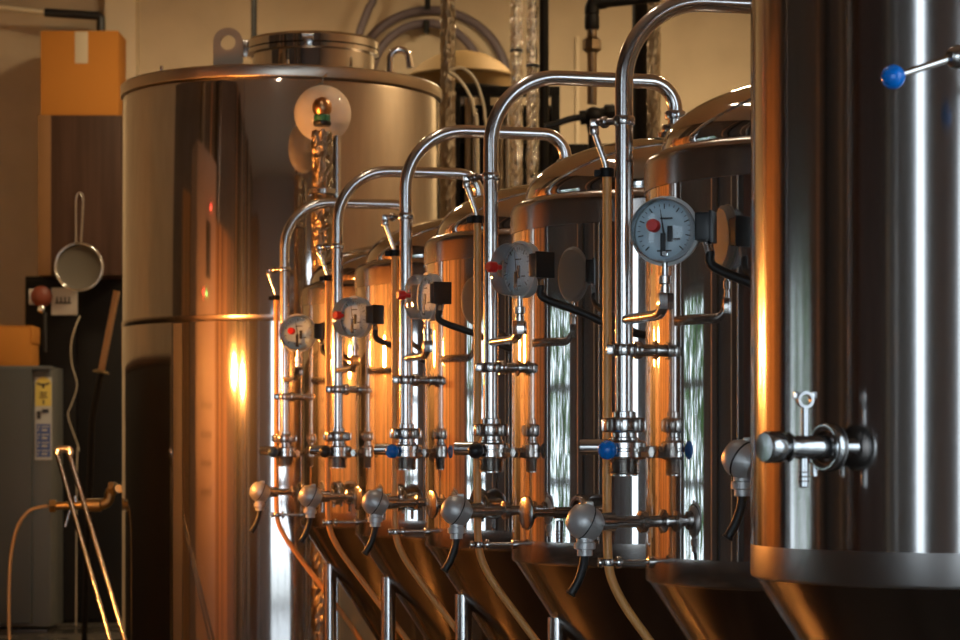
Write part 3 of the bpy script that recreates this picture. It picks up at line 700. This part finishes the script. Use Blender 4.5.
for (xa, ya, xb_, yb_) in [(41.5, 384, 43.5, 388), (38, 383.5, 47, 385), (36, 382.5, 39, 384), (46, 382.5, 49, 384), (39, 392, 46, 393), (39, 394.5, 46, 395.5), (38, 397, 47, 397.8), (42, 400, 43.5, 404), (36, 411, 40, 419), (41, 409, 48, 413)]:
    A = P(xa, ya, DF); B = P(xb_, yb_, DF); q.box(((A.x+B.x)/2-cx0, 15.6, (A.z+B.z)/2+EYE), (B.x-A.x, .8, A.z-B.z))
q.build('printed_marks', M['ink'], st, smooth=False)
lab_rect(35.5, 424, 49.5, 457, M['labelblue'], 'blue_panel', st, -1.4)
q = MB()
for r in range(4):
    for (xa, xb_) in [(36.5, 39.5), (41, 48)]:
        A = P(xa, 426+r*8, DF); B = P(xb_, 427.2+r*8, DF); q.box(((A.x+B.x)/2-cx0, 15, (A.z+B.z)/2+EYE), (B.x-A.x, .8, A.z-B.z))
        A = P(xa, 429+r*8, DF); B = P(xb_-1.5, 431+r*8, DF); q.box(((A.x+B.x)/2-cx0, 15, (A.z+B.z)/2+EYE), (B.x-A.x, .8, A.z-B.z))
q.build('printed_lines', M['labelwhite'], st, smooth=False)
# carton on the fridge
A = P(-14, 326, 3.7); B = P(30, 366, 3.7)
cb = thing('cardboard_carton', ((A.x+B.x)/2, A.y+20, z1), 'low orange cardboard carton lying on top of the grey fridge', 'box')
q = MB(); q.box((0, 80, (A.z-z1)/2+1), (B.x-A.x, 160, A.z-z1), 3); q.build('carton_body', M['cardboard'], cb)
q = MB(); q.box((0, 80, (A.z-z1)+2), (B.x-A.x+2, 164, 3), .5); q.box((B.x-(A.x+B.x)/2+2, 80, (A.z-z1)*.8), (3, 164, (A.z-z1)*.4), .5); q.build('carton_flap', M['cardboard'], cb)
# black board standing in for the shadow beside the fridge
A = P(24, 276, 3.86); B = P(128, 640, 3.86)
dk = thing('shade_board', ((A.x+B.x)/2, A.y+30, -EYE), 'tall black board standing in for the shadow beside the fridge', 'shade board')
q = MB(); w = B.x-A.x; h = A.z+EYE; q.box((0, 20, h/2), (w, 60, h), 4); q.build('shade_board_body', M['blackmetal'], dk)
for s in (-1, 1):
    q = MB(); q.box((s*w/4, -13, h/2), (w/2-8, 8, h-30), 3); q.build('door', M['blackmetal'], dk)  # two front leaves of the shade board
# socket plate with plug
A = P(33, 287, 3.8); B = P(76, 315, 3.8)
sk = thing('socket_panel', ((A.x+B.x)/2, A.y+10, B.z), 'pale socket panel with a red plug on the dark shade board', 'socket')
cx = (A.x+B.x)/2
q = MB(); q.box((P(64, 0, 3.8).x-cx, 0, 52), (26*3.8, 14, 104), 4); q.build('plate', M['white'], sk)
q = MB(); q.box((P(29, 0, 3.8).x-cx+14, 2, 70), (9*3.8, 12, 60), 4); q.build('side_plate', M['white'], sk)
q = MB(); q.box((P(63, 0, 3.8).x-cx, -8, 46), (16*3.8, 3, 7), 1)
for k in range(4): q.box((P(57+k*4, 0, 3.8).x-cx, -8, 58), (6, 3, 22), 1)
q.build('socket_slots', M['ink'], sk)
q = MB(); q.lathe([(34, 0), (40, 4), (40, 24), (26, 40), (14, 44)], (P(42, 0, 3.8).x-cx, -4, 70), (0, -1, 0), 28); pl = q.build('plug', noise_bump(mat('dull_red_plastic', (.17, .035, .015), .5), (9, 9, 9), .05), sk)
q = MB(); q.lathe([(10, 0), (14, 3), (14, 14), (8, 18)], (P(43, 0, 3.8).x-cx, -30, 20), (0, -1, 0), 20); q.build('plug_switch', M['chrome'], sk)
q = MB(); a0 = Vector((P(45, 0, 3.8).x-cx, -8, 10)); q.tube([a0, a0+Vector((0, 0, -60)), a0+Vector((0, 4, -150))], 7, 10); q.build('plug_lead', M['cable'], sk)
# thin white lead
q = MB(); q.tube(spline([P(80, 316, 3.78), P(75, 328, 3.76), P(71, 345, 3.76), P(72, 365, 3.76), P(77, 385, 3.76), P(72, 403, 3.76), P(68, 415, 3.76), P(73, 432, 3.76), P(79, 450, 3.76), P(77, 462, 3.76), P(76, 626, 3.76)], 8), 2.3, 8)
tag(q.build('white_lead', M['tape'], None, P(75, 400, 3.76)), 'thin white lead hanging down from the socket panel', 'cable')
# wooden paddle
q = MB(); a = P(117, 291, 3.3); b = P(101, 372, 3.3)
pd = thing('mash_paddle', b, 'pale wooden paddle stick leaning beside the kettle', 'paddle')
q.tube([Vector((0, 0, 0)), a-b], 11, 16); q.build('shaft', M['palewood'], pd)
q = MB(); q.lathe([(26, -4), (28, 0), (16, 6)], (0, 0, 0), (a-b), 24); q.build('collar', M['brass'], pd)
c = P(84, 640, 3.4); c.z = -EYE; q = MB(); q.tube([Vector((0, 0, 0)), (P(92, 420, 3.3)-b), c-b], 10, 14); q.build('lower_shaft', M['blackmetal'], pd)
# chrome trolley frame
da, db = 2.07, 2.0
top1, top2 = P(57, 453, da), P(69, 453, da); bt1, bt2 = P(112, 648, db), P(127, 648, db)
def ext(a, b):
    t = (-EYE+6-a.z)/(b.z-a.z); return a+(b-a)*t
tr = thing('hand_trolley', (ext(top1, bt1).x, ext(top1, bt1).y, -EYE), 'chrome hand trolley leaning back with two bright slanting rails', 'trolley'); ro = Vector((ext(top1, bt1).x, ext(top1, bt1).y, -EYE))
for nm, a, b in (('rail', top1, bt1), ('rail', top2, bt2)):
    q = MB(); q.tube([a-ro, ext(a, b)-ro], 5.2, 16); q.build(nm, M['tap'], tr)
q = MB(); q.tube(fillet([top1-ro+(top1-bt1).normalized()*-4, top1-ro+Vector((0, 0, 8)), top2-ro+Vector((6, 0, 8)), top2-ro+(top2-bt2).normalized()*-4], 6, 5), 7.5, 14); q.build('handle_bar', M['chrome'], tr)
q = MB(); e1, e2 = ext(top1, bt1)-ro, ext(top2, bt2)-ro; q.box(((e1+e2)/2+Vector((0, -40, 4))), ((e2-e1).length+20, 110, 8), 2); q.build('toe_plate', M['blackmetal'], tr)
# brass tap and thin hose
tp = P(100, 497, 2.25); bt = thing('brass_tap', tp, 'brass ball valve on a stub pipe low beside the kettle', 'tap')
def Q(x, y, d=2.25): return P(x, y, d)-tp
q = MB(); q.cyl(Q(50, 506), Q(84, 505), 9, 18); q.lathe([(12, -8), (16, -6), (16, 6), (12, 8)], Q(53, 506), (1, 0, 0), 6); q.lathe([(9, -20), (15, -16), (15, 16), (9, 20)], Q(94, 505), (1, 0, 0), 20)
q.tube(fillet([Q(100, 504), Q(109, 503), Q(110, 490), Q(118, 488)], 16, 6), 12, 16); q.lathe([(14, -8), (18, -6), (18, 6), (14, 8)], Q(112, 489), (1, 0, 0), 6); q.build('tap_body', M['brass'], bt)
q = MB(); q.cyl(Q(70, 510), Q(65, 527), 4, 12); q.build('tap_lever', M['fit'], bt); q = MB(); q.cyl(Q(76, 503), Q(75, 496), 5, 12); q.build('tap_stem', M['fit'], bt)
q = MB(); q.cyl(Q(116, 488), Vector((-797, 5300, P(0, 488, 2.25).z))-tp, 9, 14); q.build('stub_pipe', M['brass'], bt)
q = MB(); q.tube(spline([P(51, 506, 2.25), P(40, 507, 2.25), P(28, 512, 2.25), P(17, 528, 2.25), P(11, 555, 2.25), P(9, 590, 2.25), P(9, 625, 2.25), P(11, 690, 2.25), P(13, 743, 2.25)], 8), 4, 10)
tag(q.build('thin_hose', mat('dull_hose', (.26, .21, .13), .5), None, P(20, 520, 2.25)), 'thin pale hose curving down from the brass tap past the fridge', 'hose')
# conduit on the wall, top left
q = MB(); d_ = 3.88; cd = thing('wall_conduit', P(50, 13, d_), 'pipe along the top left wall, pale then black with a bend down', 'pipe'); c0 = P(50, 13, d_)
q.tube([P(-20, 5, d_)-c0, P(46, 12.5, d_)-c0], 9.5, 16); q.build('pale_pipe', M['ivory'], cd)
q = MB(); q.tube(fillet([P(45, 12.5, d_)-c0, P(101, 16, d_)-c0, P(101, 60, d_)-c0], 18, 8), 17, 16); q.build('black_sleeve', M['black'], cd)

# ------------------------------------------------------------------ pipes and gear behind the row
def vpipe(name, x, y0, y1, d, r, m, lab, cat='pipe', group=None, par=False, extra=None):
    a = P(x, y0, d); b = P(x, y1, d); q = MB(); n = 24
    q.tube([a+(b-a)*k/n-b for k in range(n+1)], r, 20); o = q.build(name, m, None, b)
    for v in o.data.vertices: pass
    return tag(o, lab, cat, group)

def fullpipe(name, x, d, r, m, lab, group=None, ytop=-200, zbot=None):
    a = P(x, 0, d); zb = -EYE if zbot is None else zbot
    b = Vector((a.x, a.y, zb)); q = MB(); h = ZC-zb; n = 50
    foil = 'foil' in m.name
    if foil: n = 240
    q.tube([Vector((0, 0, h*k/n)) for k in range(n+1)], r, 20)
    if foil: crinkle(q, r)
    o = q.build(name, m, None, None, smooth=not foil); o.location = W(b)
    return tag(o, lab, 'pipe', group)
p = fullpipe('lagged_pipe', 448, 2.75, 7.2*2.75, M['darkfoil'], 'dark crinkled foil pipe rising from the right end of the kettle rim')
p = fullpipe('lagged_pipe', 516.5, 2.85, 5.8*3, M['foil'], 'silver foil wrapped pipe, left one of the bright pair at top centre')
q = MB(); clamp_ring(q, (0, 0, EYE+P(0, 51, 2.85).z), (0, 0, 1), 19, 5); q.build('band', M['black'], p)
p = fullpipe('lagged_pipe', 532.5, 2.85, 5.6*3, M['foil'], 'silver foil wrapped pipe, right one of the bright pair beside the black pipe')
q = MB(); clamp_ring(q, (0, 0, EYE+P(0, 66, 2.85).z), (0, 0, 1), 19, 5); q.build('band', M['black'], p)
fullpipe('black_pipe', 544, 2.84, 4.6*3, M['blackmetal'], 'slim black pipe right beside the pair of silver foil pipes')
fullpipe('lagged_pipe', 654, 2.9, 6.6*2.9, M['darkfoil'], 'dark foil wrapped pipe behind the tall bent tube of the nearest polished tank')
fullpipe('black_pipe', 641, 2.95, 9*2.95, M['blackmetal'], 'thick black pipe just left of the dark foil pipe')
fullpipe('black_pipe', 254, 3.6, 3*3.6, M['blackmetal'], 'thin black pipe on the wall behind the kettle hatch')
# galvanised riser with union, elbow and valve
d_ = 2.6; c0 = P(592, 118, d_); rs_ = thing('valve_riser', c0, 'brownish riser pipe with union and a black valve at its foot, top centre', 'pipe')
def Q(x, y, dd=2.6): return P(x, y, dd)-c0
q = MB(); q.tube(fillet([Q(592, 104), Q(592, 4), Q(660, -3)], 22, 8), 5*d_, 18); q.build('riser_tube', noise_bump(mat('tarnished_steel', (.26, .20, .14), .3, 1), (20, 20, 20), .4, .01), rs_)
q = MB(); q.lathe([(6*d_, -20), (8.6*d_, -14), (9.4*d_, -12), (9.4*d_, 12), (8.6*d_, 14), (6*d_, 20)], Q(592, 45), (0, 0, 1), 8); q.build('union', noise_bump(mat('tarnished_union', (.24, .18, .12), .35, 1), (20, 20, 20), .3), rs_)
q = MB(); q.lathe([(6.5*d_, -20), (7.5*d_, -14), (7.5*d_, 14), (6.5*d_, 20)], Q(592, 22), (0, 0, 1), 20); q.tube(fillet([Q(592, 14), Q(592, 3), Q(606, 1)], 16, 6), 7.5*d_, 18); q.tube([Q(604, 2), Q(660, -4)], 6*d_, 16); q.build('elbow', M['blackmetal'], rs_)
q = MB(); q.ball(Q(594, 116), 11*d_, 24, 14, .85); q.cyl(Q(580, 118), Q(612, 113), 7*d_, 18); q.lathe([(8*d_, -14), (9*d_, -10), (9*d_, 10), (8*d_, 14)], Q(610, 113), (1, 0, .1), 8); q.cyl(Q(592, 124), Q(592, 134), 6*d_, 16, 4*d_); q.build('valve_body', M['blackmetal'], rs_)
q = MB(); q.tube(spline([Q(582, 117), Q(570, 119), Q(556, 124), Q(545, 127)]), 3.4*d_, 12); q.build('valve_lever', M['black'], rs_)
q = MB(); q.tube([Q(592, 134), Vector((0, 0, -EYE-c0.z))], 4*d_, 14); q.build('drop_tube', M['blackmetal'], rs_)
# second vessel at the back with a bronze lid
d_ = 3.3; c = P(462, 0, d_); vs_ = thing('back_vessel', (c.x, c.y, -EYE), 'bronze lidded vessel at the back behind the kettle, below the mauve hoses', 'vessel')
rv = 56*d_; zt_ = P(0, 92, d_).z+EYE
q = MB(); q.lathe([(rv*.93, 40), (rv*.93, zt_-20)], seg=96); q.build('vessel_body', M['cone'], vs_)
q = MB(); q.lathe([(rv*.9, zt_-34), (rv*.99, zt_-32), (rv*.99, zt_), (rv*.9, zt_+4)], seg=96); q.build('black_clamp_band', M['blackmetal'], vs_)
q = MB(); q.lathe([(rv*.94, zt_+2), (rv*.96, zt_+40), (rv*.99, zt_+44), (rv*.99, zt_+50), (rv*.9, zt_+62), (rv*.7, zt_+95), (rv*.45, zt_+120), (rv*.2, zt_+132), (.5, zt_+134)], seg=96); q.build('lid', M['gold'], vs_)
for k in range(3):
    q = MB(); aa = math.radians(30+120*k); q.cyl(Vector((math.cos(aa), math.sin(aa), 0))*rv*.7, Vector((math.cos(aa)*rv*.7, math.sin(aa)*rv*.7, 44)), 18, 16); q.build('leg', M['blackmetal'], vs_)
# hose coil on the wall
d_ = 3.88; hk = P(428, 5, d_)
def coil(x, y, rx, ry, lab, tail=None, r=4.6, off=0):
    c = P(x, y, d_); q = MB(); pts = [Vector((rx*d_*math.cos(a), 0, ry*d_*math.sin(a))) for a in [2*math.pi*k/60 for k in range(61)]]
    q.tube(pts, r*d_, 14)
    if tail: q.tube(spline([P(*tail[0], d_)-c, P(*tail[1], d_)-c, P(*tail[2], d_)-c]), r*d_*.9, 14)
    o = q.build('hose_coil', M['purple'], None, None); c.y = YB-18.5-off; o.location = W(c); return tag(o, lab, 'hose', 'mauve hoses hung on the back wall')
coil(430, 78, 78, 75, 'outermost mauve hose loop hanging on the back wall', None)
coil(426, 84, 58, 66, 'inner mauve hose loop hanging inside the larger loop', None, 4.4, 40)
q = MB(); q.tube(spline([P(384, -121, 3.9), P(375, -12, 3.9), P(368, 10, 3.9), P(358, 38, 3.9), P(352, 80, 3.9), P(350, 140, 3.9)], 6), 4.2*3.8, 12)
tag(q.build('hose_end', M['purple'], None, P(365, 20, 3.8)), 'straight mauve hose running up to the ceiling left of the hose loops', 'hose')
q = MB(); q.cyl((0, 0, 0), (0, -70, 0), 12, 16); q.cyl((0, -70, -20), (0, -70, 26), 12, 16); o = q.build('wall_hook', M['blackmetal'], None, None); o.location = W((P(428, 8, 3.95).x, YB-1, P(428, 8, 3.95).z)); tag(o, 'black wall hook carrying the outermost mauve hose loop', 'hook')
q = MB(); q.cyl((0, 0, 0), (0, -85, 0), 12, 16); q.cyl((0, -85, -20), (0, -85, 26), 12, 16); o = q.build('wall_hook', M['blackmetal'], None, None); o.location = W((P(426, 0, 3.9).x, YB-1, P(426, 23.6, 3.88).z)); tag(o, 'black wall hook carrying the inner mauve hose loop', 'hook')
# dark equipment rack behind the far tanks
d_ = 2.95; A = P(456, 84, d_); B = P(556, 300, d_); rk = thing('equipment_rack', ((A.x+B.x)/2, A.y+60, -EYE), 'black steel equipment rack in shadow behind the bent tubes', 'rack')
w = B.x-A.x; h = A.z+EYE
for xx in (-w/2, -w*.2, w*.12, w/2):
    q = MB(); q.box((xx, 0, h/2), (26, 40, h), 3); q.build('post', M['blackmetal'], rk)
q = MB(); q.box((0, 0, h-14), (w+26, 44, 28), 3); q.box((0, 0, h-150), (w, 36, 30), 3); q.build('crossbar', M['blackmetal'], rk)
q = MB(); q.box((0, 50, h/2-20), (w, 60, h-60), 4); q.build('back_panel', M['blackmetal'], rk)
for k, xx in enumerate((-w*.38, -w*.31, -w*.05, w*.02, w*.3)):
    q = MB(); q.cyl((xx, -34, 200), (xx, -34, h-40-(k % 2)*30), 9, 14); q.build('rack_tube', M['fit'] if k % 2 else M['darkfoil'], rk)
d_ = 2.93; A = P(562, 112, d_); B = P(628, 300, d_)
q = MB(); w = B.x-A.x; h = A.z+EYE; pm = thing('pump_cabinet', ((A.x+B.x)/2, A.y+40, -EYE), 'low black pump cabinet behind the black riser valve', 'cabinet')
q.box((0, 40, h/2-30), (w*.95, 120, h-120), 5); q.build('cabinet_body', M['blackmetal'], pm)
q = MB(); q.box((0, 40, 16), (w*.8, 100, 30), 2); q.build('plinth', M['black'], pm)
# thin wires by the dark foil pipe
for k, pts in enumerate([[(449, 70), (462, 68), (474, 78), (481, 95), (485, 118), (486, 180)], [(449, 72), (458, 78), (468, 92), (474, 112), (478, 180)]]):
    q = MB(); pp = [P(x, y, 2.68-.06*k) for x, y in pts]; q.tube(spline(pp+[Vector((pp[-1].x, pp[-1].y, -EYE))], 8), 4, 8)
    tag(q.build('thin_wire', M['ivory'], None, pp[0]), ['thin pale wire, outer of two loops beside the dark foil pipe', 'thin pale wire, inner of two loops beside the dark foil pipe'][k], 'cable')

# ------------------------------------------------------------------ camera, world, view
cam = bpy.data.cameras.new('camera'); co = bpy.data.objects.new('camera', cam); COL.objects.link(co)
co.location = (0, 0, EYE*U); co.rotation_euler = (math.pi/2, 0, 0)
cam.sensor_width = 36; cam.lens = 36*F/960; cam.shift_y = (HY-320)/960; cam.clip_end = 300
cam.dof.use_dof = True; cam.dof.focus_distance = 1.12*F*U; cam.dof.aperture_fstop = 9
SC.camera = co
w = bpy.data.worlds.new('sky'); SC.world = w; w.use_nodes = True
bg = w.node_tree.nodes['Background']; bg.inputs['Color'].default_value = (.72, .87, 1.0, 1); bg.inputs['Strength'].default_value = 4.5
# window portals help the renderer find the sky
def portal(loc, rot, sx, sy):
    l = bpy.data.lights.new('window_portal', 'AREA'); l.shape = 'RECTANGLE'; l.size = sx*U; l.size_y = sy*U; l.cycles.is_portal = True
    o = bpy.data.objects.new('window_portal', l); COL.objects.link(o); o.location = W(loc); o.rotation_euler = rot
portal((XL-100, 2870, 40), (0, -math.pi/2, 0), 580, 780)
portal((XR+100, 900, 230), (0, math.pi/2, 0), 1740, 1200)
portal((-1770, YF-100, 330), (math.pi/2, 0, math.pi), 380, 1940)
portal((0, YF-100, -10), (math.pi/2, 0, math.pi), 1440, 1260)
vs = SC.view_settings; vs.view_transform = 'Standard'; vs.look = 'None'; vs.exposure = 0; vs.gamma = 1; vs.use_curve_mapping = False
cy = SC.cycles; cy.max_bounces = 14; cy.glossy_bounces = 10; cy.diffuse_bounces = 4; cy.transparent_max_bounces = 12; cy.sample_clamp_indirect = 6; cy.caustics_reflective = True; cy.blur_glossy = .6
cy.use_denoising = True; cy.denoiser = 'OPENIMAGEDENOISE'
